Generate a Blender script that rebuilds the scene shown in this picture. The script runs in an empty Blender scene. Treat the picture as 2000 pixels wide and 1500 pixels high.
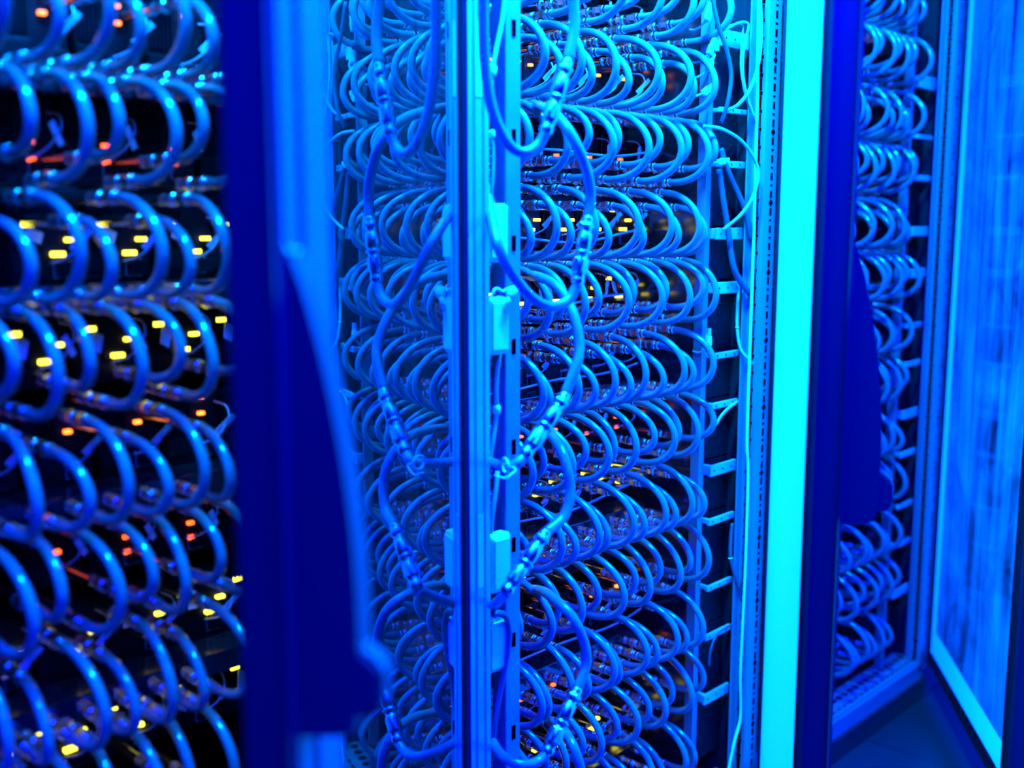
import bpy, bmesh, math, random
from mathutils import Vector, Matrix
random.seed(7)
S = bpy.context.scene
COL = S.collection
PI = math.pi

# ------------------------------------------------------------------ camera
F_PX = 2115.0
PITCH = math.radians(8.44)
YAW = math.radians(43.77)            # view direction measured from the row axis (+X)
CAM = Vector((-0.894, -0.962, 1.09))
H = CAM.z
FW = Vector((math.cos(YAW) * math.cos(PITCH), math.sin(YAW) * math.cos(PITCH), -math.sin(PITCH)))
RT = Vector((math.sin(YAW), -math.cos(YAW), 0))
UP = RT.cross(FW)

def ray(px, py):
    return (FW + RT * ((px - 1000) / F_PX) + UP * ((750 - py) / F_PX))

def at(px, py, y):
    """the point of the vertical plane Y = y seen at that pixel of the photograph"""
    d = ray(px, py)
    return CAM + d * ((y - CAM.y) / d.y)

def project(p):
    v = Vector(p) - CAM
    z = v.dot(FW)
    return 1000 + F_PX * v.dot(RT) / z, 750 - F_PX * v.dot(UP) / z

cd = bpy.data.cameras.new('camera')
cam = bpy.data.objects.new('camera', cd)
COL.objects.link(cam)
cam.matrix_world = Matrix(((RT.x, UP.x, -FW.x, CAM.x), (RT.y, UP.y, -FW.y, CAM.y), (RT.z, UP.z, -FW.z, CAM.z), (0, 0, 0, 1)))
cd.sensor_width = 36
cd.lens = F_PX / 2000 * 36
cd.clip_start = 0.05
cd.dof.use_dof = True
cd.dof.focus_distance = 1.62
cd.dof.aperture_fstop = 2.0
S.camera = cam
S.view_settings.view_transform = 'Standard'
S.view_settings.look = 'None'
S.view_settings.gamma = 1
S.view_settings.exposure = 0.0

# ------------------------------------------------------------------ materials
def mat(name, col, rough=0.5, metal=0.0, spec=0.5, noise=0.0, scale=40.0, emit=None, strength=0.0, bump=0.0, stretch=None):
    m = bpy.data.materials.new(name)
    m.use_nodes = True
    nt = m.node_tree
    b = nt.nodes['Principled BSDF']
    b.inputs['Roughness'].default_value = rough
    b.inputs['Metallic'].default_value = metal
    b.inputs['Specular IOR Level'].default_value = spec
    b.inputs['Base Color'].default_value = (*col, 1)
    if noise or bump:
        tc = nt.nodes.new('ShaderNodeTexCoord')
        nz = nt.nodes.new('ShaderNodeTexNoise')
        nz.inputs['Scale'].default_value = scale
        nz.inputs['Detail'].default_value = 4
        src = tc.outputs['Object']
        if stretch:
            mp = nt.nodes.new('ShaderNodeMapping')
            mp.inputs['Scale'].default_value = stretch
            nt.links.new(src, mp.inputs['Vector'])
            src = mp.outputs['Vector']
        nt.links.new(src, nz.inputs['Vector'])
        if noise:
            mx = nt.nodes.new('ShaderNodeMix')
            mx.data_type = 'RGBA'
            mx.inputs[6].default_value = (*[c * (1 - noise) for c in col], 1)
            mx.inputs[7].default_value = (*[min(1, c * (1 + noise)) for c in col], 1)
            nt.links.new(nz.outputs['Fac'], mx.inputs[0])
            nt.links.new(mx.outputs[2], b.inputs['Base Color'])
        if bump:
            bp = nt.nodes.new('ShaderNodeBump')
            bp.inputs['Strength'].default_value = bump
            bp.inputs['Distance'].default_value = 0.002
            nt.links.new(nz.outputs['Fac'], bp.inputs['Height'])
            nt.links.new(bp.outputs['Normal'], b.inputs['Normal'])
    if emit:
        b.inputs['Emission Color'].default_value = (*emit, 1)
        b.inputs['Emission Strength'].default_value = strength
    return m

M_HOSE = mat('pale_hose', (.125, .13, .135), .17, spec=.95, noise=.12, scale=30)
M_BIGHOSE = mat('thick_hose', (.15, .155, .16), .22, spec=.8, noise=.1, scale=25)
M_METAL = mat('plated_fitting', (.68, .69, .70), .22, 1.0, noise=.15, scale=60)
M_NUT = mat('hex_nut_metal', (.58, .59, .61), .24, 1.0, noise=.2, scale=50)
M_ALU = mat('brushed_aluminium', (.52, .53, .54), .38, .45, noise=.12, scale=14, stretch=(30, 30, 1))
M_POST = mat('galvanised_post', (.22, .225, .23), .42, .35, noise=.12, scale=20)
M_DIMPOST = mat('grey_steel_post', (.20, .21, .22), .45, .4, noise=.15, scale=18)
M_TRIM = mat('dull_door_trim', (.10, .105, .11), .5, .2, noise=.1, scale=10)
M_HOLE = mat('hole_shadow', (.0008, .0008, .001), .9, spec=.0)
M_DARK = mat('black_plastic', (.016, .017, .019), .45, spec=.2, noise=.2, scale=25)
M_GRIP = mat('dark_door_edge', (.014, .015, .017), .5, noise=.1, scale=12)
M_CHASSIS = mat('node_black', (.004, .004, .005), .4, .0, spec=.12, noise=.3, scale=60, bump=.25)
M_PLATE = mat('shiny_tray', (.10, .10, .11), .14, .9, noise=.2, scale=18)
M_WHITE = mat('white_plastic', (.90, .90, .90), .4, noise=.05, scale=12)
M_LABEL = mat('paper_tag', (.78, .78, .76), .6, noise=.08, scale=80)
M_STEEL = mat('bracket_steel', (.55, .56, .57), .4, .4, noise=.15, scale=24)
M_CABLE = mat('grey_cable', (.42, .43, .45), .4, noise=.1, scale=20)
M_DCABLE = mat('dark_cable', (.06, .065, .075), .45, noise=.15, scale=20)
M_SOCKET = mat('socket_frame', (.28, .29, .3), .4, .5, noise=.1)
M_RED = mat('red_led', (.3, .02, .01), .3, emit=(1.0, .10, .012), strength=4.2)
M_AMBER = mat('amber_led', (.3, .02, .01), .3, emit=(1.0, .22, .02), strength=4.2)
M_YEL = mat('yellow_led', (.3, .25, .01), .3, emit=(1.0, .88, .05), strength=4.2)
M_REDDOT = mat('tiny_red_led', (.3, .01, .01), .3, emit=(1.0, .03, .03), strength=9)

def mat_mesh():
    """dark sheet punched with rows of slots"""
    m = mat('perforated_dark', (.03, .03, .035), .5, .0, .12)
    nt = m.node_tree
    tc = nt.nodes.new('ShaderNodeTexCoord')
    br = nt.nodes.new('ShaderNodeTexBrick')
    br.inputs['Scale'].default_value = 60
    br.inputs['Color1'].default_value = (.004, .004, .005, 1)
    br.inputs['Color2'].default_value = (.006, .006, .007, 1)
    br.inputs['Mortar'].default_value = (.020, .020, .022, 1)
    br.inputs['Mortar Size'].default_value = .03
    sx = nt.nodes.new('ShaderNodeSeparateXYZ')
    ad = nt.nodes.new('ShaderNodeMath')
    cx = nt.nodes.new('ShaderNodeCombineXYZ')
    nt.links.new(tc.outputs['Object'], sx.inputs[0])
    nt.links.new(sx.outputs[0], ad.inputs[0])
    nt.links.new(sx.outputs[1], ad.inputs[1])
    nt.links.new(ad.outputs[0], cx.inputs[0])
    nt.links.new(sx.outputs[2], cx.inputs[1])
    nt.links.new(cx.outputs[0], br.inputs['Vector'])
    nt.links.new(br.outputs['Color'], nt.nodes['Principled BSDF'].inputs['Base Color'])
    return m
M_MESH = mat_mesh()

def mat_frost():
    m = bpy.data.materials.new('frosted_white')
    m.use_nodes = True
    nt = m.node_tree
    N, L = nt.nodes, nt.links
    N.clear()
    out = N.new('ShaderNodeOutputMaterial')
    nz = N.new('ShaderNodeTexNoise'); nz.inputs['Scale'].default_value = 18
    cr = N.new('ShaderNodeMix'); cr.data_type = 'RGBA'
    cr.inputs[6].default_value = (.78, .78, .78, 1); cr.inputs[7].default_value = (.9, .9, .9, 1)
    L.new(nz.outputs['Fac'], cr.inputs[0])
    a = N.new('ShaderNodeBsdfDiffuse'); b = N.new('ShaderNodeBsdfTranslucent')
    L.new(cr.outputs[2], a.inputs[0]); L.new(cr.outputs[2], b.inputs[0])
    mx = N.new('ShaderNodeMixShader'); mx.inputs[0].default_value = .85
    L.new(a.outputs[0], mx.inputs[1]); L.new(b.outputs[0], mx.inputs[2]); L.new(mx.outputs[0], out.inputs[0])
    return m
M_FROST = mat_frost()

def mat_glass(name, tau, through, streak, ior=1.9):
    """tinted reflective door glass with dust and wipe marks (the dust layer looks denser at a grazing angle)"""
    m = bpy.data.materials.new(name)
    m.use_nodes = True
    nt = m.node_tree
    N, L = nt.nodes, nt.links
    N.clear()
    out = N.new('ShaderNodeOutputMaterial')
    tr = N.new('ShaderNodeBsdfTransparent'); tr.inputs[0].default_value = (through, through, through, 1)
    gl = N.new('ShaderNodeBsdfGlossy'); gl.inputs['Roughness'].default_value = .012
    gl.inputs[0].default_value = (.95, .95, .95, 1)
    fr = N.new('ShaderNodeFresnel'); fr.inputs[0].default_value = ior
    m1 = N.new('ShaderNodeMixShader')
    L.new(fr.outputs[0], m1.inputs[0]); L.new(tr.outputs[0], m1.inputs[1]); L.new(gl.outputs[0], m1.inputs[2])
    df = N.new('ShaderNodeBsdfDiffuse'); df.inputs[0].default_value = (.8, .8, .8, 1)
    tl = N.new('ShaderNodeBsdfTranslucent'); tl.inputs[0].default_value = (.95, .95, .95, 1)
    m2 = N.new('ShaderNodeMixShader'); m2.inputs[0].default_value = .85
    L.new(df.outputs[0], m2.inputs[1]); L.new(tl.outputs[0], m2.inputs[2])
    # dust amount: wipe streaks and cloudy smears
    tc = N.new('ShaderNodeTexCoord')
    mp = N.new('ShaderNodeMapping'); mp.inputs['Scale'].default_value = (26, 26, 1.6)
    mp.inputs['Rotation'].default_value = (0, math.radians(6), 0)
    n1 = N.new('ShaderNodeTexNoise'); n1.inputs['Scale'].default_value = 1.0; n1.inputs['Detail'].default_value = 6; n1.inputs['Distortion'].default_value = .4
    n2 = N.new('ShaderNodeTexNoise'); n2.inputs['Scale'].default_value = 5.0; n2.inputs['Detail'].default_value = 5; n2.inputs['Distortion'].default_value = 1.2
    L.new(tc.outputs['Object'], mp.inputs[0]); L.new(mp.outputs[0], n1.inputs[0]); L.new(tc.outputs['Object'], n2.inputs[0])
    mu = N.new('ShaderNodeMath'); mu.operation = 'MULTIPLY'
    L.new(n1.outputs['Fac'], mu.inputs[0]); L.new(n2.outputs['Fac'], mu.inputs[1])
    mr = N.new('ShaderNodeMapRange')
    mr.inputs['From Min'].default_value = .12; mr.inputs['From Max'].default_value = .42
    mr.inputs['To Min'].default_value = tau * (1 - streak); mr.inputs['To Max'].default_value = tau * (1 + streak)
    L.new(mu.outputs[0], mr.inputs['Value'])
    ge = N.new('ShaderNodeNewGeometry')
    dt = N.new('ShaderNodeVectorMath'); dt.operation = 'DOT_PRODUCT'
    L.new(ge.outputs['Normal'], dt.inputs[0]); L.new(ge.outputs['Incoming'], dt.inputs[1])
    ab = N.new('ShaderNodeMath'); ab.operation = 'ABSOLUTE'; L.new(dt.outputs['Value'], ab.inputs[0])
    mx = N.new('ShaderNodeMath'); mx.operation = 'MAXIMUM'; mx.inputs[1].default_value = .10; L.new(ab.outputs[0], mx.inputs[0])
    dv = N.new('ShaderNodeMath'); dv.operation = 'DIVIDE'; L.new(mr.outputs[0], dv.inputs[0]); L.new(mx.outputs[0], dv.inputs[1])
    ng = N.new('ShaderNodeMath'); ng.operation = 'MULTIPLY'; ng.inputs[1].default_value = -1; L.new(dv.outputs[0], ng.inputs[0])
    ex = N.new('ShaderNodeMath'); ex.operation = 'EXPONENT'; L.new(ng.outputs[0], ex.inputs[0])
    su = N.new('ShaderNodeMath'); su.operation = 'SUBTRACT'; su.inputs[0].default_value = 1; L.new(ex.outputs[0], su.inputs[1])
    m3 = N.new('ShaderNodeMixShader')
    L.new(su.outputs[0], m3.inputs[0]); L.new(m1.outputs[0], m3.inputs[1]); L.new(m2.outputs[0], m3.inputs[2])
    L.new(m3.outputs[0], out.inputs[0])
    return m

# ------------------------------------------------------------------ mesh helpers
def box(bm, x0, x1, y0, y1, z0, z1, bev=0.0, M=None):
    r = bmesh.ops.create_cube(bm, size=1)
    vs = r['verts']
    for v in vs:
        v.co = Vector((x0 + (v.co.x + .5) * (x1 - x0), y0 + (v.co.y + .5) * (y1 - y0), z0 + (v.co.z + .5) * (z1 - z0)))
    if bev:
        es = list({e for v in vs for e in v.link_edges})
        r = bmesh.ops.bevel(bm, geom=es, offset=bev, segments=2, affect='EDGES', profile=.5)
        vs = list({v for f in r['faces'] for v in f.verts} | {v for v in vs if v.is_valid})
    if M:
        bmesh.ops.transform(bm, matrix=M, verts=[v for v in vs if v.is_valid])

def smooth_path(pts, n=8):
    P = [Vector(p) for p in pts]
    if len(P) < 3:
        return P
    P = [P[0] * 2 - P[1]] + P + [P[-1] * 2 - P[-2]]
    out = []
    for i in range(1, len(P) - 2):
        a, b, c, d = P[i - 1:i + 3]
        for k in range(n):
            t = k / n
            out.append(.5 * ((2 * b) + (c - a) * t + (2 * a - 5 * b + 4 * c - d) * t * t + (3 * b - a - 3 * c + d) * t ** 3))
    out.append(P[-2])
    return out

def tube(bm, path, rad, n=10, caps=True):
    rings = []
    t0 = (path[1] - path[0]).normalized()
    ref = Vector((1, 0, 0)) if abs(t0.x) < .8 else Vector((0, 0, 1))
    nrm = (ref - t0 * ref.dot(t0)).normalized()
    for i, p in enumerate(path):
        t = (path[min(i + 1, len(path) - 1)] - path[max(i - 1, 0)]).normalized()
        nrm = (nrm - t * nrm.dot(t)).normalized()
        bn = t.cross(nrm)
        r = rad(i / (len(path) - 1)) if callable(rad) else rad
        rings.append([bm.verts.new(p + (nrm * math.cos(a) + bn * math.sin(a)) * r) for a in [2 * PI * k / n for k in range(n)]])
    for a, b in zip(rings, rings[1:]):
        for k in range(n):
            f = bm.faces.new((a[k], a[(k + 1) % n], b[(k + 1) % n], b[k]))
            f.smooth = True
    if caps:
        bm.faces.new(list(reversed(rings[0])))
        bm.faces.new(rings[-1])

def lathe(bm, prof, n=14, axis_from=Vector((0, 0, 0)), axis_dir=Vector((0, 1, 0)), flat=False):
    """prof: list of (distance along axis, radius)"""
    d = axis_dir.normalized()
    ref = Vector((0, 0, 1)) if abs(d.z) < .9 else Vector((1, 0, 0))
    u = (ref - d * ref.dot(d)).normalized()
    w = d.cross(u)
    rings = []
    for s, r in prof:
        rings.append([bm.verts.new(axis_from + d * s + (u * math.cos(a) + w * math.sin(a)) * r) for a in [2 * PI * k / n for k in range(n)]])
    for a, b in zip(rings, rings[1:]):
        for k in range(n):
            f = bm.faces.new((a[k], a[(k + 1) % n], b[(k + 1) % n], b[k]))
            f.smooth = not flat
    bm.faces.new(list(reversed(rings[0])))
    bm.faces.new(rings[-1])

def prism(bm, poly, x0, x1, ex, ey, ez, o):
    """extrude a polygon (a, b) lying in the ey/ez plane along ex"""
    lo = [bm.verts.new(o + ex * x0 + ey * a + ez * b) for a, b in poly]
    hi = [bm.verts.new(o + ex * x1 + ey * a + ez * b) for a, b in poly]
    n = len(poly)
    bm.faces.new(list(reversed(lo)))
    bm.faces.new(hi)
    for k in range(n):
        bm.faces.new((lo[k], lo[(k + 1) % n], hi[(k + 1) % n], hi[k]))

def mesh(name, bm, *ms):
    bmesh.ops.recalc_face_normals(bm, faces=bm.faces)
    me = bpy.data.meshes.new(name)
    bm.to_mesh(me)
    bm.free()
    for m in ms:
        me.materials.append(m)
    return me

def link(name, data, parent=None, loc=None):
    o = bpy.data.objects.new(name, data)
    COL.objects.link(o)
    if loc is not None:
        o.location = loc
    if parent is not None:
        o.parent = parent
    return o

def obj(name, bm, m, parent=None, loc=None):
    return link(name, mesh(name, bm, m), parent, loc)

def tag(o, label, cat, group=None):
    o['label'] = label
    o['category'] = cat
    if group:
        o['group'] = group
    return o

def thing(name, label, cat, loc=(0, 0, 0), group=None):
    return tag(link(name, None, None, loc), label, cat, group)

def struct(name, bm, m):
    o = obj(name, bm, m)
    o['kind'] = 'structure'
    return o

def copy_tree(o, parent=None):
    c = o.copy()
    COL.objects.link(c)
    c.parent = parent
    for ch in list(o.children):
        copy_tree(ch, c)
    return c

ORD = ['first', 'second', 'third', 'fourth', 'fifth', 'sixth', 'seventh', 'eighth', 'ninth', 'tenth', 'eleventh', 'twelfth', 'thirteenth', 'fourteenth', 'fifteenth', 'sixteenth']

# ------------------------------------------------------------------ the place: floor, ceiling
RACK = 0.75
ZBOT, ZTOP = 0.068, 2.05
def mat_floor():
    m = mat('floor_tiles', (.05, .05, .055), .35, noise=.15, scale=6)
    nt = m.node_tree
    tc = nt.nodes.new('ShaderNodeTexCoord')
    br = nt.nodes.new('ShaderNodeTexBrick')
    br.offset = 0
    br.inputs['Scale'].default_value = 1.0
    br.inputs['Brick Width'].default_value = .6
    br.inputs['Row Height'].default_value = .6
    br.inputs['Mortar Size'].default_value = .003
    br.inputs['Color1'].default_value = (.022, .0225, .023, 1)
    br.inputs['Color2'].default_value = (.018, .0185, .019, 1)
    br.inputs['Mortar'].default_value = (.010, .010, .010, 1)
    nt.links.new(tc.outputs['Object'], br.inputs['Vector'])
    nt.links.new(br.outputs['Color'], nt.nodes['Principled BSDF'].inputs['Base Color'])
    return m
bm = bmesh.new(); box(bm, -2.5, 5, -2.2, 1.4, -.03, 0)
struct('floor', bm, mat_floor())
bm = bmesh.new(); box(bm, -2.5, 5, -2.2, 1.4, 2.62, 2.65)
struct('ceiling', bm, mat('ceiling_grey', (.12, .12, .13), .8, noise=.1, scale=5))
bm = bmesh.new(); box(bm, -2.5, 5, 1.4, 1.43, 0, 2.62)
struct('wall_back', bm, mat('wall_grey', (.08, .08, .09), .8, noise=.1, scale=5))

# ------------------------------------------------------------------ cabinets with their open doors
DOOR_W, DOOR_T = .645, .030
def set_door(deg, w):
    global D_DIR, D_OUT, DOOR_W
    a = math.radians(deg)
    DOOR_W = w
    D_DIR = Vector((-math.cos(a), -math.sin(a), 0))     # hinge -> lock side
    D_OUT = Vector((math.sin(a), -math.cos(a), 0))      # outer face normal
Z3 = Vector((0, 0, 1))

def door_box(bm, a0, a1, t0, t1, z0, z1, bev=0.0):
    r = bmesh.ops.create_cube(bm, size=1)
    for v in r['verts']:
        a = a0 + (v.co.x + .5) * (a1 - a0); t = t0 + (v.co.y + .5) * (t1 - t0); z = z0 + (v.co.z + .5) * (z1 - z0)
        v.co = D_DIR * a + D_OUT * t + Z3 * z
    if bev:
        es = list({e for v in r['verts'] for e in v.link_edges})
        bmesh.ops.bevel(bm, geom=es, offset=bev, segments=2, affect='EDGES', profile=.5)

def make_door(cab, hx, glass, border):
    """t runs from the inner face (0) to the outer face (DOOR_T); a from the hinge to the lock side"""
    o0 = Vector((hx, 0, 0))
    d = link('glass_door', None, cab, o0 - cab.location)
    z0, z1 = ZBOT + .01, ZTOP - .01
    W, T = DOOR_W, DOOR_T
    tg = .003 if border else T - .003
    bm = bmesh.new()
    door_box(bm, .004, .012, 0, T, z0, z1, .002)
    obj('hinge_stile', bm, M_DARK, d)
    bm = bmesh.new()
    door_box(bm, W - .040, W, 0, T, z0, z1, .005)
    obj('lock_stile', bm, M_GRIP, d)
    if not border:
        bm = bmesh.new()
        door_box(bm, W - .100, W - .004, T - .001, T + .002, z0, z1, .001)
        obj('lock_trim', bm, M_TRIM, d)
    bm = bmesh.new(); door_box(bm, .012, W - .040, 0.002, T - .002, z0, z0 + .030, .003)
    obj('bottom_rail', bm, M_DARK, d)
    bm = bmesh.new(); door_box(bm, .012, W - .040, 0.002, T - .002, z1 - .030, z1, .003)
    obj('top_rail', bm, M_DARK, d)
    bm = bmesh.new()
    ga, gz = (.052, z0 + .090) if border else (.011, z0 + .028)
    bm.faces.new([bm.verts.new(D_DIR * a + D_OUT * tg + Z3 * z) for a, z in ((ga, gz), (W - .038, gz), (W - .038, z1 - .028), (ga, z1 - .028))])
    obj('glass_pane', bm, glass, d)
    if border:
        # frosted white band of the glass along its hinge side and its foot
        bm = bmesh.new()
        for q in (((.011, z0 + .028), (W - .038, z0 + .028), (W - .038, z0 + .090), (.052, z0 + .090)), ((.011, z0 + .028), (.052, z0 + .090), (.052, z1 - .028), (.011, z1 - .028))):
            bm.faces.new([bm.verts.new(D_DIR * a + D_OUT * tg + Z3 * z) for a, z in q])
        bmesh.ops.remove_doubles(bm, verts=bm.verts, dist=1e-5)
        obj('frosted_band', bm, M_FROST, d)
    bm = bmesh.new(); door_box(bm, -.002, .004, -.002, T * .6, z0, z1)
    obj('rubber_seal', bm, M_DARK, d)
    # swing handle on the outer face: a bowed lever whose upper end runs into the stile, with a push lock at its foot
    ex = D_DIR; o = o0 * 0 + D_OUT * T
    zt, zb = H - .018, H - .342
    L = zt - zb
    outer = []
    for k in range(17):
        s = k / 16
        p = .046 * math.sin(PI * min(1, s * .62 + .02)) ** .75
        outer.append((p, zt - L * s))
    poly = [(.0, zt + .004)] + outer + [(.030, zb - .004), (0, zb - .006)]
    bm = bmesh.new()
    prism(bm, poly, W - .034, W - .006, ex, D_OUT, Z3, o)
    bmesh.ops.bevel(bm, geom=[e for e in bm.edges if e.calc_face_angle(0) > .8], offset=.003, segments=2, affect='EDGES')
    h = obj('handle', bm, M_GRIP, d)
    bm = bmesh.new()
    prism(bm, [(.020, zb + .052), (.044, zb + .060), (.062, zb + .046), (.062, zb + .020), (.050, zb + .008), (.020, zb + .012)], W - .032, W - .008, ex, D_OUT, Z3, o)
    bmesh.ops.bevel(bm, geom=list(bm.edges), offset=.003, segments=2, affect='EDGES')
    obj('push_lock', bm, M_STEEL if False else M_GRIP, d)
    return d

def holes_strip(bm, face, x, y0, z0, z1, big=.0):
    pass

def make_cabinet(i, label, glass, left_post=True):
    x0 = RACK * (i - 1)
    cab = thing('server_cabinet', label, 'server cabinet', (x0, 0, 0))
    x1 = RACK
    # corner posts: left one is plain with square holes, right one is perforated on both seen faces
    bm = bmesh.new()
    box(bm, .1065, .135, .008, .034, ZBOT, ZTOP, .002)
    obj('left_post', bm, M_DIMPOST, cab)
    bm = bmesh.new()
    z = .12
    while z < 2.0:
        box(bm, .118, .125, .0070, .0086, z, z + .020)
        z += .1335
    obj('square_holes', bm, M_HOLE, cab)
    bm = bmesh.new()
    box(bm, .716, .755, .000, .004, ZBOT, ZTOP, .001)
    box(bm, .713, .716, .0, .024, ZBOT, ZTOP, .001)
    box(bm, .755, .758, .004, .018, ZBOT, ZTOP, .001)
    box(bm, .700, .716, .024, .027, ZBOT, ZTOP, .001)
    obj('perforated_post', bm, M_POST, cab)
    bm = bmesh.new()
    z = ZBOT + .02
    k = 0
    while z < ZTOP - .03:
        for (lo, hi, w) in ((0, .0125, .0062), (.0192, .0228, .0075)):
            box(bm, .738 - w / 2, .738 + w / 2, -.0006, .001, z + lo, z + hi)
        for (lo, hi, w) in ((0, .020, .0035), (.0215, .0275, .005)):
            box(bm, .7122, .714, .012 - w, .012 + w, z + lo, z + hi)
        if k % 4 == 3:
            lathe(bm, [(0, .0066), (.0016, .0066)], 4, Vector((.738, -.0008, z + .021)), Vector((0, 1, 0)))
        z += .029
        k += 1
    obj('post_holes', bm, M_HOLE, cab)
    bm = bmesh.new()
    box(bm, .611, .628, .046, .060, ZBOT, ZTOP, .001)
    box(bm, .609, .611, .043, .060, ZBOT, ZTOP)
    obj('mounting_rail', bm, M_DIMPOST, cab)
    bm = bmesh.new(); box(bm, .629, .632, .062, .60, ZBOT, ZTOP)
    obj('cheek_plate', bm, M_PLATE, cab)
    bm = bmesh.new(); box(bm, .03, .72, .80, .81, ZBOT, ZTOP)
    obj('rear_mesh', bm, M_MESH, cab)
    bm = bmesh.new(); box(bm, .096, .104, .036, .80, ZBOT, ZTOP)
    obj('side_panel', bm, M_DARK, cab)
    bm = bmesh.new(); box(bm, .736, .744, .05, .80, ZBOT, ZTOP)
    obj('side_panel', bm, M_DARK, cab)
    bm = bmesh.new(); box(bm, .012, .744, .0, .81, ZTOP, ZTOP + .03, .003)
    obj('roof_panel', bm, M_DARK, cab)
    # bottom rail with two rows of holes, over the plinth
    bm = bmesh.new()
    box(bm, .03, .73, .006, .070, ZBOT + .012, ZBOT + .024, .002)
    box(bm, .03, .73, .0, .006, ZBOT - .02, ZBOT + .020, .002)
    obj('bottom_rail', bm, M_POST, cab)
    bm = bmesh.new()
    x = .06
    while x < .72:
        lathe(bm, [(0, .0085), (.0012, .0085)], 10, Vector((x, .044, ZBOT + .0234)), Z3)
        box(bm, x - .008, x + .008, .0150, .0200, ZBOT + .0236, ZBOT + .0246)
        x += .025
    obj('rail_holes', bm, M_HOLE, cab)
    bm = bmesh.new(); box(bm, .012, .746, -.004, .80, 0, ZBOT - .02, .002)
    obj('plinth', bm, M_DARK, cab)
    bm = bmesh.new(); box(bm, .03, .72, .07, .80, ZBOT - .018, ZBOT + .004)
    obj('floor_pan', bm, M_DARK, cab)
    set_door(*((34.8, .614), (34.6, .645), (34.6, .645))[i])
    make_door(cab, x0 + RACK + (-.010, .012, .012)[i], glass, i > 0)
    return cab

G_A = mat_glass('clean_dark_glass', .004, .12, .3)
G_B = mat_glass('dusty_backlit_glass', 1.5, .15, .35)
G_C = mat_glass('smeared_glass', .040, .12, .95, 1.45)
cabs = [
    make_cabinet(0, 'blurred nearest server cabinet, left, its glass door edge dark in front', G_A),
    make_cabinet(1, 'middle server cabinet with an open door whose glass glows cyan', G_B),
    make_cabinet(2, 'farthest server cabinet, right, with smeared glass door swung open over the floor', G_C),
]
CAB = ['left', 'middle', 'right']

# aluminium profile between the left and the middle cabinet, grooved, with label strips
t = thing('aluminium_profile', 'tall grooved aluminium profile between the left and middle cabinets', 'profile', (.0088, -.020, ZBOT))
bm = bmesh.new()
prof = [(0, 0), (.003, -.003), (.011, -.003), (.0125, .001), (.015, .001), (.0165, -.003), (.028, -.003), (.0295, .001), (.032, .001), (.0335, -.003), (.041, -.003), (.044, 0), (.044, .018), (0, .018)]
prof = [(a * .91, b) for a, b in prof]
prism(bm, prof, 0, ZTOP - ZBOT, Z3, Vector((1, 0, 0)), Vector((0, 1, 0)), Vector((0, 0, 0)))
obj('extrusion', bm, M_ALU, t)
for (ya, yb, dx) in ((40, 190, .0152), (1005, 1145, .0152)):
    za, zb = at(925, ya, -.015).z, at(930, yb, -.015).z
    bm = bmesh.new(); box(bm, dx, dx + .0100, -.0036, -.003, zb - ZBOT, za - ZBOT)
    obj('label_strip', bm, M_LABEL, t)

# ------------------------------------------------------------------ hose loops
PITCHX = .041
LINE0 = H + .168
DL = .2225
LONG, SHORT, SG = .097, .074, .006
YH = .083                       # where hoses leave the couplings

LOW = {0: .023, 1: 0, 2: 0}
def line_z(k, ci=1):
    return LINE0 - DL * k - LOW[ci]

def hose_mesh(h, D, drift, seed):
    sag = random.Random(seed).uniform(-.001, .004)
    pts = [(0, .010, 0), (0, -.004, 0)]
    n = 13
    for k in range(1, n):
        a = PI * k / n
        s = math.sin(a)
        y = -.004 - D * s
        z = -h / 2 + h / 2 * math.cos(a) * (1 + .04 * s) - .004 * s
        pts.append((drift * s, y + sag * math.sin(2 * a), z))
    pts += [(0, -.004, -h), (0, .010, -h)]
    bm = bmesh.new()
    tube(bm, smooth_path(pts, 3), .0056, 10)
    return mesh('hose', bm, M_HOSE)

HOSES = {}
for h in (LONG, SHORT):
    HOSES[h] = [hose_mesh(h, (.072 if h == LONG else .062) + dv, dr, 11 + i) for i, (dv, dr) in enumerate(((0, 0), (.005, .003), (-.004, -.003), (.002, .006), (-.002, -.005)))]

def coupling_mesh(depth, nut):
    bm = bmesh.new()
    lathe(bm, [(-.004, .0062), (-.003, .0070), (.001, .0070), (.001, .0062), (.003, .0062), (.003, .0070), (.006, .0070), (.006, .0060), (.017, .0060), (.018, .0068), (.026, .0068), (.027, .0056), (.030, .0056), (.030, .0076), (.033, .0076), (.034, .0062), (.040, .0062), (.0405, .0072), (.044, .0072), (.045, .0058), (.052, .0058), (.0525, .007), (.058, .007), (.059, .0055), (depth, .0055)], 14)
    if nut:
        hexes(bm)
    return mesh('coupling', bm, M_METAL)

def hexes(bm):
    lathe(bm, [(.006, .0072), (.0072, .0080), (.0155, .0080), (.017, .0072)], 6, flat=True)
    lathe(bm, [(.034, .0070), (.035, .0078), (.0395, .0078), (.0405, .0070)], 6, flat=True)

bm = bmesh.new(); hexes(bm)
NUT = mesh('hex_nut', bm, M_NUT)
CPL = {(d, n): coupling_mesh(d, n) for d in (.067, .125) for n in (True, False)}

def make_loop(h, var, same_on_top, detailed):
    """origin at the upper coupling where the hose leaves it"""
    r = link('hose_loop', None)
    link('hose', HOSES[h][var], r)
    for z, deep in ((0, not same_on_top), (-h, same_on_top)):
        c = link('coupling', CPL[(.125 if deep else .067, not detailed)], r, (0, 0, z))
        if detailed:
            link('hex_nut', NUT, c)
    return r

PROTO = {}
def loop_copy(h, var, sot, det):
    key = (h, var, sot, det)
    if key not in PROTO:
        PROTO[key] = make_loop(*key)
        return PROTO[key]
    return copy_tree(PROTO[key])

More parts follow.
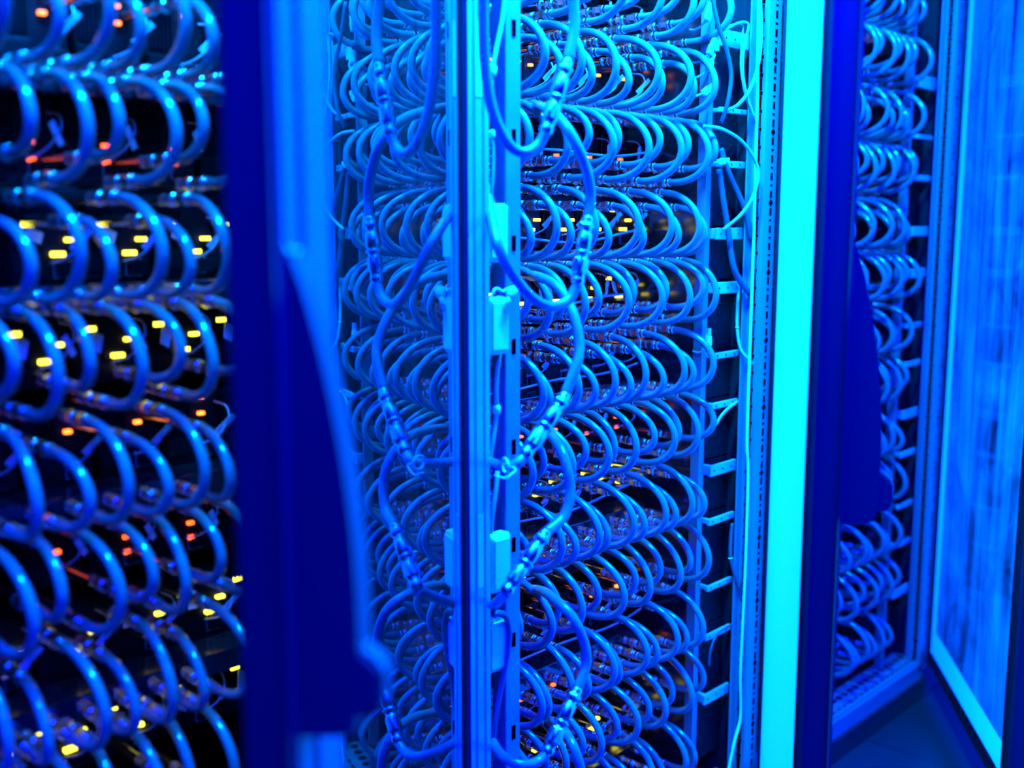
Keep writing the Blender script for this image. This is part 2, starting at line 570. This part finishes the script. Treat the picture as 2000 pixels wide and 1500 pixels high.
# ------------------------------------------------------------------ server nodes (two loops each) and chassis plates
YN = .208
def node_parts(red, up):
    """one node seen behind its pair of loops; origin at its lower front edge"""
    W, Hn = .074, .084
    r = link('server_node', None)
    bm = bmesh.new()
    box(bm, -W / 2, W / 2, 0, .22, 0, Hn, .0015)
    box(bm, -.036, -.004, -.004, .001, .010, .030, .001)
    box(bm, .008, .034, -.006, .001, .006, .022, .001)
    for k in range(6):
        box(bm, -.034 + k * .0052, -.0318 + k * .0052, -.005, .001, .036, .078)
    obj('body', bm, M_CHASSIS, r)
    bm = bmesh.new()
    for x in (.006, .017):
        box(bm, x, x + .0012, -.0022, .0, .004, .024)
        box(bm, x + .007, x + .0082, -.0022, .0, .004, .024)
        box(bm, x, x + .0082, -.0022, .0, .004, .0052)
    obj('socket', bm, M_SOCKET, r)
    m = (M_AMBER if up else M_RED) if red else M_YEL
    zs = ((.058, .076) if up else (.020, .038)) if red else ((.030, .062) if up else (.028, .060))
    for q, z in enumerate(zs):
        bm = bmesh.new()
        if red:
            box(bm, .006, .014, -.006, .0, z - .0022, z + .0022, .0008)
        else:
            box(bm, (.004, -.026)[q], (.018, -.014)[q], -.007, .0, z - .0026, z + .0026, .0008)
        obj('indicator_light', bm, m, r)
    if not red:
        bm = bmesh.new()
        box(bm, .020, .031, -.007, .0, .043, .0475, .0008)
        obj('indicator_light', bm, m, r)
    bm = bmesh.new()
    Mx = Matrix.Translation((.026, -.030, .046)) @ Matrix.Rotation(math.radians(38 if up else -34), 4, 'Y') @ Matrix.Rotation(math.radians(25), 4, 'X')
    box(bm, -.0035, .0035, -.0004, .0004, -.015, .015, 0, Mx)
    if not red:
        obj('cable_tag', bm, M_LABEL, r)
        bm = bmesh.new()
        Mx = Matrix.Translation((-.018, -.016, .050 if up else .046)) @ Matrix.Rotation(math.radians(18 if up else -58), 4, 'Y') @ Matrix.Rotation(math.radians(35), 4, 'Z')
        box(bm, -.013, .013, -.0004, .0004, -.006, .006, 0, Mx)
    obj('cable_tag', bm, M_LABEL, r)
    bm = bmesh.new()
    tube(bm, smooth_path([(.030, 0, .070), (.034, -.02, .066), (.0315, -.030, .053), (.026, -.0305, .046), (.021, -.030, .036), (.012, -.02, .026), (.004, 0, .020)], 5), .0012, 6)
    obj('patch_lead', bm, M_CABLE, r)
    return r

NODEP = {}
def node_copy(red, up):
    if (red, up) not in NODEP:
        NODEP[(red, up)] = node_parts(red, up)
        return NODEP[(red, up)]
    return copy_tree(NODEP[(red, up)])

ROWS = {0: [(0, 'up'), (0, 'dn'), (1, 'up'), (1, 'dn'), (2, 'up'), (2, 'dn'), (3, 'up'), (3, 'dn')],
        1: [(-1, 'dn')] + [(k, s) for k in range(0, 5) for s in ('up', 'dn')] + [(5, 'up')],
        2: [(-1, 'up'), (-1, 'dn')] + [(k, s) for k in range(0, 5) for s in ('up', 'dn')] + [(5, 'up')]}
XR = {0: (-1e9, 500), 1: (-1e9, 1e9), 2: (1640, 1e9)}
nl = 0
for ci in (0, 1, 2):
    x0 = RACK * (ci - 1)
    used_lines = sorted({k for k, s in ROWS[ci]})
    for k in used_lines:
        red = (k % 2 == 0)
        lo = 0 if ci != 2 else .30
        bm = bmesh.new()
        box(bm, .115, .606, .150, .55, -.0135, .0135, .0015)
        c = thing('server_chassis', 'x', 'chassis', (x0, 0, line_z(k, ci)))
        obj('tray', bm, M_PLATE, c)
        pos = used_lines.index(k)
        c['label'] = 'shiny metal chassis tray between hose rows, %s from top, %s cabinet' % (ORD[pos], CAB[ci])
        c['group'] = 'chassis trays of the %s cabinet' % CAB[ci]
    for ri, (k, side) in enumerate(ROWS[ci]):
        up = side == 'up'
        red = (k % 2 == 0)
        off = .0205 if up else 0
        n = 11 if up else 12
        seen = 0
        for q in range(n):
            X = x0 + .150 + off + PITCHX * q
            # alternate long and short loops
            h = LONG if (q + (k % 2)) % 2 == 0 else SHORT
            ztop = line_z(k, ci) + SG + h if up else line_z(k, ci) - SG
            px, py = project((X, YH - .06, ztop - h / 2))
            if not (XR[ci][0] < px < XR[ci][1]):
                continue
            if px < -40 or px > 2040 or py < -150 or py > 1640:
                continue
            r = loop_copy(h, random.randrange(5), not up, ci == 1)
            r.location = (X, YH, ztop)
            nl += 1
            tag(r, 'coolant hose loop, %s from left in %s hose row from top, %s cabinet' % (ORD[seen], ORD[ri], CAB[ci]), 'hose', 'coolant hose loops in the %s cabinet' % CAB[ci])
            seen += 1
        ns = 0
        for q in range(6):
            X = x0 + .150 + PITCHX * (2 * q + .5) + (.0205 if up else 0)
            if up and q == 5:
                X -= .012
            z = line_z(k, ci) + .0145 if up else line_z(k, ci) - .0145 - .084
            px, py = project((X, YN, z + .04))
            if px < -60 or px > 2030 or py < -120 or py > 1600:
                continue
            if ci == 0 and px > 520 or ci == 2 and px < 1600:
                continue
            r = node_copy(red, up)
            r.location = (X, YN, z)
            tag(r, 'dark server node, %s from left behind %s hose row from top, %s cabinet' % (ORD[ns], ORD[ri], CAB[ci]), 'server node', 'server nodes in the %s cabinet' % CAB[ci])
            ns += 1
print('loops', nl)


# ------------------------------------------------------------------ thick manifold hoses with quick couplings, in front of the middle cabinet
def chain(pts):
    return [at(px, py, y) for px, py, y in pts]

def coupler_mesh(p, L):
    bm = bmesh.new()
    q = [(0, .0068), (.05, .0078), (.10, .0078), (.11, .0088), (.17, .0088), (.18, .0074), (.24, .0074), (.25, .0094), (.47, .0094), (.48, .0082), (.50, .0082),
         (.51, .0102), (.54, .0102), (.55, .0080), (.60, .0080), (.61, .0092), (.82, .0092), (.83, .0078), (.90, .0078), (.91, .0086), (.96, .0086), (1.0, .0068)]
    lathe(bm, [(a * L, r) for a, r in q], 16, Vector((0, 0, 0)), p)
    return mesh('quick_coupling', bm, M_METAL)

MAN = [
 ('uppermost', [(1112, -60, -.075), (1120, 0, -.080), (1121, 60, -.085), (1109, 118, -.088)], (1109, 116, -.088), (1064, 262, -.088),
  [(1064, 262, -.088), (1050, 284, -.085), (1026, 298, -.082), (1000, 288, -.076), (976, 252, -.068), (958, 200, -.062), (948, 130, -.058), (944, 50, -.056), (944, -60, -.056)]),
 ('second', [(1030, 200, .09), (1062, 212, .0), (1092, 232, -.05), (1122, 275, -.078), (1146, 335, -.088), (1153, 385, -.090), (1148, 425, -.090)], (1148, 422, -.090), (1127, 556, -.088),
  [(1127, 556, -.088), (1110, 586, -.086), (1076, 598, -.082), (1040, 582, -.078), (1004, 540, -.072), (974, 486, -.060), (961, 435, -.034), (953, 388, -.002), (944, 350, .014), (936, 310, .014)]),
 ('third', [(1020, 535, .09), (1052, 541, .01), (1084, 557, -.025), (1110, 592, -.050), (1128, 645, -.075), (1129, 700, -.090), (1104, 772, -.090)], (1106, 768, -.090), (1022, 894, -.088),
  [(1022, 894, -.088), (1006, 908, -.085), (986, 911, -.064), (967, 906, -.026), (951, 898, .008), (936, 888, .014), (926, 878, .014)]),
 ('fourth', [(1040, 838, .09), (1068, 846, .0), (1090, 868, -.05), (1108, 915, -.078), (1113, 965, -.088), (1100, 1010, -.090), (1066, 1040, -.090)], (1068, 1036, -.090), (986, 1160, -.086),
  [(986, 1160, -.086), (974, 1174, -.054), (960, 1183, -.016), (945, 1189, .012), (926, 1192, .014)]),
 ('fifth', [(1030, 1150, .09), (1060, 1155, .0), (1092, 1178, -.05), (1122, 1212, -.078), (1142, 1260, -.088), (1144, 1300, -.090), (1128, 1345, -.090)], (1129, 1342, -.090), (1066, 1474, -.088),
  [(1066, 1474, -.088), (1048, 1488, -.085), (1020, 1494, -.080), (992, 1484, -.062), (971, 1464, -.030), (956, 1436, .004), (944, 1405, .014), (936, 1375, .014)]),
]
for nm, up_pts, c0, c1, lo_pts in MAN:
    p0, p1 = at(*c0), at(*c1)
    r = thing('manifold_hose', 'thick coolant hose with quick coupling before the middle cabinet, %s of five' % nm, 'hose', p0, 'manifold hoses')
    bm = bmesh.new(); tube(bm, [p - p0 for p in smooth_path(chain(up_pts), 8)], .0068, 14)
    obj('supply_hose', bm, M_BIGHOSE, r)
    bm = bmesh.new(); tube(bm, [p - p0 for p in smooth_path(chain(lo_pts), 8)], .0064, 14)
    obj('return_hose', bm, M_BIGHOSE, r)
    d = p1 - p0
    c = link('quick_coupling', coupler_mesh(d, d.length), r)
    u = d.normalized()
    for a, b in ((.11, .17), (.61, .82)):
        bm = bmesh.new()
        lathe(bm, [(a * d.length, .0092), ((a + .015) * d.length, .0102), ((b - .015) * d.length, .0102), (b * d.length, .0092)], 6, Vector((0, 0, 0)), d, True)
        obj('hex_nut', bm, M_NUT, c)
    bm = bmesh.new()
    lathe(bm, [(.505 * d.length, .0098), (.51 * d.length, .0108), (.54 * d.length, .0108), (.545 * d.length, .0098)], 16, Vector((0, 0, 0)), d)
    obj('release_ring', bm, M_METAL, c)
# last supply hose entering at the foot of the picture
pts = chain([(1060, 1405, .09), (1085, 1412, .0), (1108, 1436, -.05), (1128, 1480, -.078), (1140, 1540, -.088), (1140, 1600, -.09)])
bm = bmesh.new(); tube(bm, [p - pts[0] for p in smooth_path(pts, 8)], .0068, 14)
o = obj('manifold_hose', bm, M_BIGHOSE, None, pts[0])
tag(o, 'thick coolant hose leaving the picture at the foot of the middle cabinet', 'hose', 'manifold hoses')
# tie round the third hose
p = at(987, 909, -.080)
bm = bmesh.new()
tube(bm, [p * 0 + Vector((0.0 + .0085 * math.cos(a) * .4, .0085 * math.cos(a), .0085 * math.sin(a))) for a in [2 * PI * k / 16 for k in range(17)]], .0014, 6)
tube(bm, smooth_path([(0, -.008, .0), (.006, -.012, -.004), (-.010, -.010, -.012), (-.020, -.002, -.008)], 5), .0011, 6)
o = obj('cable_tie', bm, M_WHITE, None, p)
tag(o, 'pale cable tie round the third thick hose beside the aluminium profile', 'cable tie')

# ------------------------------------------------------------------ white boxes between the profile and the post
def white_box(px, py0, py1, wpx, where, ears):
    y = -.010
    a, b = at(px, py0, y), at(px, py1, y)
    h = a.z - b.z
    c = Vector(((a.x + b.x) / 2, y, b.z))
    r = thing('junction_box', 'small white plastic box behind the aluminium profile, %s' % where, 'box', c, 'white boxes by the profile')
    bm = bmesh.new(); box(bm, -.036, .0, -.006, .014, 0, h, .005)
    obj('housing', bm, M_WHITE, r)
    bm = bmesh.new(); box(bm, -.032, -.004, -.0078, -.0055, .006, h - .006, .001)
    obj('cover', bm, M_WHITE, r)
    if ears:
        bm = bmesh.new()
        tube(bm, smooth_path([(-.030, 0, h - .002), (-.022, -.002, h + .010), (-.010, -.002, h + .006), (.0, -.004, h + .009), (.004, -.004, h - .004)], 5), .0022, 8)
        obj('clip', bm, M_WHITE, r)
    return r
white_box(988, 398, 512, 30, 'at coupling height of the second hose', False)
white_box(990, 578, 690, 30, 'with a wire clip on top', True)
white_box(993, 1036, 1148, 30, 'brightest low box above the fifth hose', False)
white_box(986, 1206, 1302, 30, 'lowest, with a cord looping over it', False)

def cable(name, label, pts, r, m, cat='cable', knobs=()):
    P = chain(pts)
    bm = bmesh.new()
    tube(bm, [p - P[0] for p in smooth_path(P, 7)], r, 8)
    o = obj(name, bm, m, None, P[0])
    tag(o, label, cat)
    for nm, i, rr, l, mm in knobs:
        bm = bmesh.new()
        d = (P[min(i + 1, len(P) - 1)] - P[max(i - 1, 0)]).normalized()
        lathe(bm, [(-l / 2, rr * .7), (-l / 2 + .002, rr), (l / 2 - .002, rr), (l / 2, rr * .7)], 10, P[i] - P[0], d)
        obj(nm, bm, mm, o)
    return o
cable('hanging_cable', 'flat grey cord falling into a plug at the top of the aluminium profile', [(988, -30, .0), (980, 40, -.002), (968, 100, -.004), (961, 138, -.006), (959, 165, -.006), (957, 190, -.004)], .0030, M_CABLE, 'cord', [('plug', 3, .0056, .014, M_WHITE), ('plug_pin', 4, .0034, .012, M_METAL)])
cable('hanging_cable', 'thin straight cord beside the profile above the uppermost white box', [(960, 262, -.006), (963, 300, -.006), (962, 350, -.006), (960, 380, -.004), (966, 402, .004)], .0020, M_CABLE, 'cord', [('plug', 0, .0042, .010, M_WHITE)])
cable('hanging_cable', 'pale cord slanting across the white box with the wire clip', [(1000, 572, -.020), (990, 592, -.020), (978, 620, -.012), (965, 650, -.012), (957, 685, -.010)], .0040, M_WHITE, 'cord', [('plug', 0, .0062, .016, M_WHITE)])
cable('hanging_cable', 'grey cord hanging below the clipped white box to a connector', [(976, 690, .002), (972, 720, -.002), (969, 760, -.004), (970, 800, -.004), (968, 826, -.004), (963, 860, -.004), (957, 900, -.002)], .0028, M_CABLE, 'cord', [('plug', 3, .0052, .012, M_WHITE)])
cable('hanging_cable', 'thick dark grey cord looping over the lowest white box', [(958, 1212, -.018), (970, 1198, -.020), (986, 1203, -.020), (994, 1232, -.020), (990, 1280, -.018), (978, 1340, -.012), (966, 1410, -.010), (960, 1480, -.006)], .0044, M_DCABLE, 'cord', [('plug', 0, .0054, .010, M_WHITE)])
cable('hanging_cable', 'grey strap rising beside the profile above the brightest low box', [(972, 920, -.004), (968, 960, -.006), (962, 1000, -.006), (958, 1050, -.004)], .0030, M_CABLE, 'cord')

# ------------------------------------------------------------------ right side of the middle cabinet: power modules, brackets, cables
BR = [(75, .026), (215, .008), (320, .011), (455, .019), (560, .019), (690, .010), (785, .010), (908, .019), (1005, .011), (1130, .009), (1222, .010), (1338, .018), (1478, .016)]
YB = .035
def power_module(x0, z0, z1, hb, label, group):
    r = thing('power_module', label, 'power module', (x0 + .634, YB, z0), group)
    bm = bmesh.new(); box(bm, .004, .098, .030, .30, .001, z1 - z0 - .001, .001)
    obj('housing', bm, M_MESH, r)
    bm = bmesh.new(); box(bm, 0, .078, 0, .006, z1 - z0 - hb - .001, z1 - z0 - .001, .001)
    box(bm, .004, .012, .004, .032, z1 - z0 - hb, z1 - z0 - .002, .001)
    obj('bracket', bm, M_STEEL, r)
    for k in range(3 if x0 == 0 else 0):
        bm = bmesh.new()
        lathe(bm, [(-.0006, .0018), (.0005, .0018)], 8, Vector((.010 + k * .026, 0, z1 - z0 - hb / 2 - .001)), Vector((0, 1, 0)))
        obj('screw', bm, M_HOLE, r)
    return r
zs = [at(1430, py, YB).z for py, _ in BR]
for ci in (1, 2):
    x0 = RACK * (ci - 1)
    for k in range(len(BR) - 1):
        hb = BR[k][1]
        ztop = zs[k] + hb / 2
        zlow = zs[k + 1] + BR[k + 1][1] / 2
        power_module(x0, zlow, ztop, hb, 'dark slotted power module under a pale bracket, %s from top, %s cabinet' % (ORD[k], CAB[ci]), 'power modules in the %s cabinet' % CAB[ci])

def dot(px, py, y, label):
    bm = bmesh.new()
    lathe(bm, [(-.003, .0012), (-.0028, .0018), (0, .0018)], 10)
    o = obj('status_light', bm, M_REDDOT, None, at(px, py, y))
    tag(o, label, 'light')
dot(1451, 783, YB + .006, 'tiny red light by the seventh bracket right of the middle hoses')
dot(1431, 1216, YB - .002, 'tiny red light low down right of the middle hoses')

cable('network_cable', 'dark cable curving down behind the top right hose loops', [(1388, -20, 0.012), (1403, 50, 0.009), (1420, 100, 0.006), (1428, 150, 0.006), (1420, 205, 0.012), (1408, 240, 0.024)], .0034, M_DCABLE)
cable('network_cable', 'pale thin cable looping over the topmost right bracket', [(1416, 58, 0.021), (1446, 44, 0.018), (1462, 50, 0.015), (1453, 90, 0.012), (1451, 140, 0.009), (1458, 185, 0.009), (1474, 230, 0.006)], .0022, M_CABLE)
cable('network_cable', 'second thin cable looping beside the topmost right bracket', [(1417, 52, 0.024), (1448, 47, 0.021), (1450, 70, 0.020), (1447, 120, 0.018), (1452, 170, 0.015), (1466, 220, 0.012)], .0016, M_CABLE)
cable('network_cable', 'pale cable swinging down left from the perforated post to the second bracket', [(1484, -20, 0.000), (1487, 60, -0.001), (1482, 120, -0.001), (1466, 172, 0.005), (1442, 204, 0.015), (1420, 216, 0.030)], .0028, M_CABLE)
cable('network_cable', 'large pale cable arc bulging right between the second and fourth brackets', [(1374, 246, 0.024), (1410, 252, 0.009), (1448, 275, 0.000), (1474, 312, -0.004), (1481, 345, -0.005), (1470, 385, -0.003), (1446, 420, 0.003), (1412, 449, 0.021)], .0026, M_CABLE)
cable('network_cable', 'dark thick cable slanting down right behind the third bracket', [(1408, 290, 0.033), (1420, 330, 0.030), (1440, 375, 0.024), (1458, 420, 0.018), (1468, 470, 0.015)], .0048, M_DCABLE)
cable('network_cable', 'dark thick cable running down to the fifth bracket', [(1404, 330, 0.033), (1412, 390, 0.030), (1422, 450, 0.027), (1432, 520, 0.021), (1450, 555, 0.018), (1466, 575, 0.015)], .0052, M_DCABLE)
cable('network_cable', 'pale twin cable hanging from the fifth bracket into the post', [(1444, 550, 0.036), (1441, 590, 0.033), (1440, 640, 0.030), (1446, 680, 0.024), (1462, 702, 0.012), (1472, 712, 0.009)], .0026, M_CABLE, 'cable', [('cable_tie', 2, .0036, .003, M_WHITE)])
cable('network_cable', 'thin dark cable slanting up right to the tiny red light', [(1396, 832, 0.024), (1412, 808, 0.027), (1432, 790, 0.033), (1456, 776, 0.039)], .0024, M_CABLE)
cable('network_cable', 'dark cable hanging below the ninth bracket with a tie', [(1430, 1022, 0.036), (1427, 1060, 0.033), (1427, 1090, 0.030), (1434, 1118, 0.024), (1444, 1150, 0.018)], .0034, M_DCABLE, 'cable', [('cable_tie', 2, .0042, .003, M_WHITE)])
cable('network_cable', 'thin dark cable arching down left below the lower red light', [(1450, 1210, 0.024), (1424, 1222, 0.027), (1400, 1240, 0.027), (1388, 1268, 0.027), (1384, 1300, 0.030)], .0022, M_DCABLE)
cable('network_cable', 'long pale cable running down the left edge of the perforated post', [(1483, -20, 0.007), (1480, 150, 0.007), (1476, 320, 0.007), (1471, 500, 0.007), (1464, 700, 0.007), (1459, 860, 0.007), (1461, 930, 0.007), (1456, 1100, 0.007), (1450, 1230, 0.007), (1446, 1320, 0.007), (1446, 1400, 0.007), (1434, 1450, 0.006), (1424, 1500, 0.006), (1414, 1560, 0.006)], .0026, M_WHITE)
for k, (px, py, ang) in enumerate(((1384, 25, 70), (1390, 92, 60), (1388, 122, 62), (1398, 82, 95), (1412, 315, 10), (1384, 660, 90), (1382, 175, 30))):
    bm = bmesh.new()
    Mx = Matrix.Rotation(math.radians(-ang), 4, 'Y')
    box(bm, -.014, .004, -.004, .004, -.005, .005, .0015)
    box(bm, .004, .016, -.003, .003, -.0035, .0035, .001)
    bmesh.ops.transform(bm, matrix=Mx, verts=bm.verts)
    p = at(px, py, .030)
    o = obj('cable_connector', bm, M_WHITE, None, p)
    bm = bmesh.new()
    d = Vector((math.cos(math.radians(ang)), 0, math.sin(math.radians(ang)))) 
    tube(bm, smooth_path([-d * .012, -d * .022 + Vector((0, .01, 0)), -d * .026 + Vector((0, .02, .0)), -d * .02 + Vector((0, .03, -.004))], 5), .0018, 7)
    obj('lead', bm, M_CABLE, o)
    tag(o, 'pale plastic connector at the right edge of the middle hoses, %s' % ['topmost', 'upper slanting one', 'lower slanting one', 'small upright one', 'by the third bracket', 'by the sixth bracket', 'by the red loops'][k], 'connector', 'connectors beside the middle hoses')

# thin leads drooping along the rows of the middle cabinet
for q, (k, dz, sag) in enumerate(((0, -.050, .010), (1, .040, .012), (1, -.060, .014), (2, .036, .010), (3, .046, .016), (3, -.050, .012), (4, .040, .012))):
    z = line_z(k) + dz
    P = [Vector((x, .168 + .010 * math.sin(9 * x + q), z - sag * math.sin(PI * (x - .14) / .47) + .004 * math.sin(21 * x + 2 * q))) for x in [.14 + .47 * i / 10 for i in range(11)]]
    bm = bmesh.new(); tube(bm, [p - P[0] for p in smooth_path(P, 4)], .0019, 6)
    o = obj('thin_lead', bm, M_CABLE, None, P[0])
    tag(o, 'thin lead drooping sideways behind the middle hoses, %s of seven from top' % ORD[q], 'cable', 'thin leads behind the hoses')

# ------------------------------------------------------------------ lights
def lamp(name, loc, sx, sy, power, aim, col=(.0006, .045, 1.0), spread=180):
    l = bpy.data.lights.new(name, 'AREA')
    l.shape = 'RECTANGLE'
    l.size, l.size_y = sx, sy
    l.energy = power
    l.color = col
    l.spread = math.radians(spread)
    o = bpy.data.objects.new(name, l)
    COL.objects.link(o)
    o.location = loc
    d = Vector(aim) - Vector(loc)
    o.rotation_euler = d.to_track_quat('-Z', 'Y').to_euler()
    return o
CYAN = (.0004, .14, 1.0)
DEEP = (.0001, .003, 1.0)
lamp('far_aisle_light', (1.36, -1.12, 1.08), .20, 1.9, 66, (.65, -.2, 1.1), (.0005, .32, 1.0))
lamp('left_cabinet_strip', (-.40, -.13, 1.90), .60, .03, 120, (-.40, .02, .6), (.0005, .22, 1.0))
lamp('middle_cabinet_strip', (.36, -.18, 1.84), .66, .03, 265, (.40, .02, .6), (.0006, .27, 1.0))
lamp('far_cabinet_strip', (1.15, -.13, 1.90), .60, .03, 10, (1.15, .02, .6), (.0005, .22, 1.0))
lamp('added_blue_fill', (.3, -1.25, 2.58), 4.2, 1.3, 3300, (.3, -.6, 0), DEEP)  # added soft deep-blue fill from overhead, not a fitting of the room
w = bpy.data.worlds.new('world')
S.world = w
w.use_nodes = True
w.node_tree.nodes['Background'].inputs[0].default_value = (.0, .004, 1, 1)
w.node_tree.nodes['Background'].inputs[1].default_value = .10
S.cycles.use_denoising = True
S.cycles.max_bounces = 8
S.cycles.diffuse_bounces = 1
S.cycles.transparent_max_bounces = 12
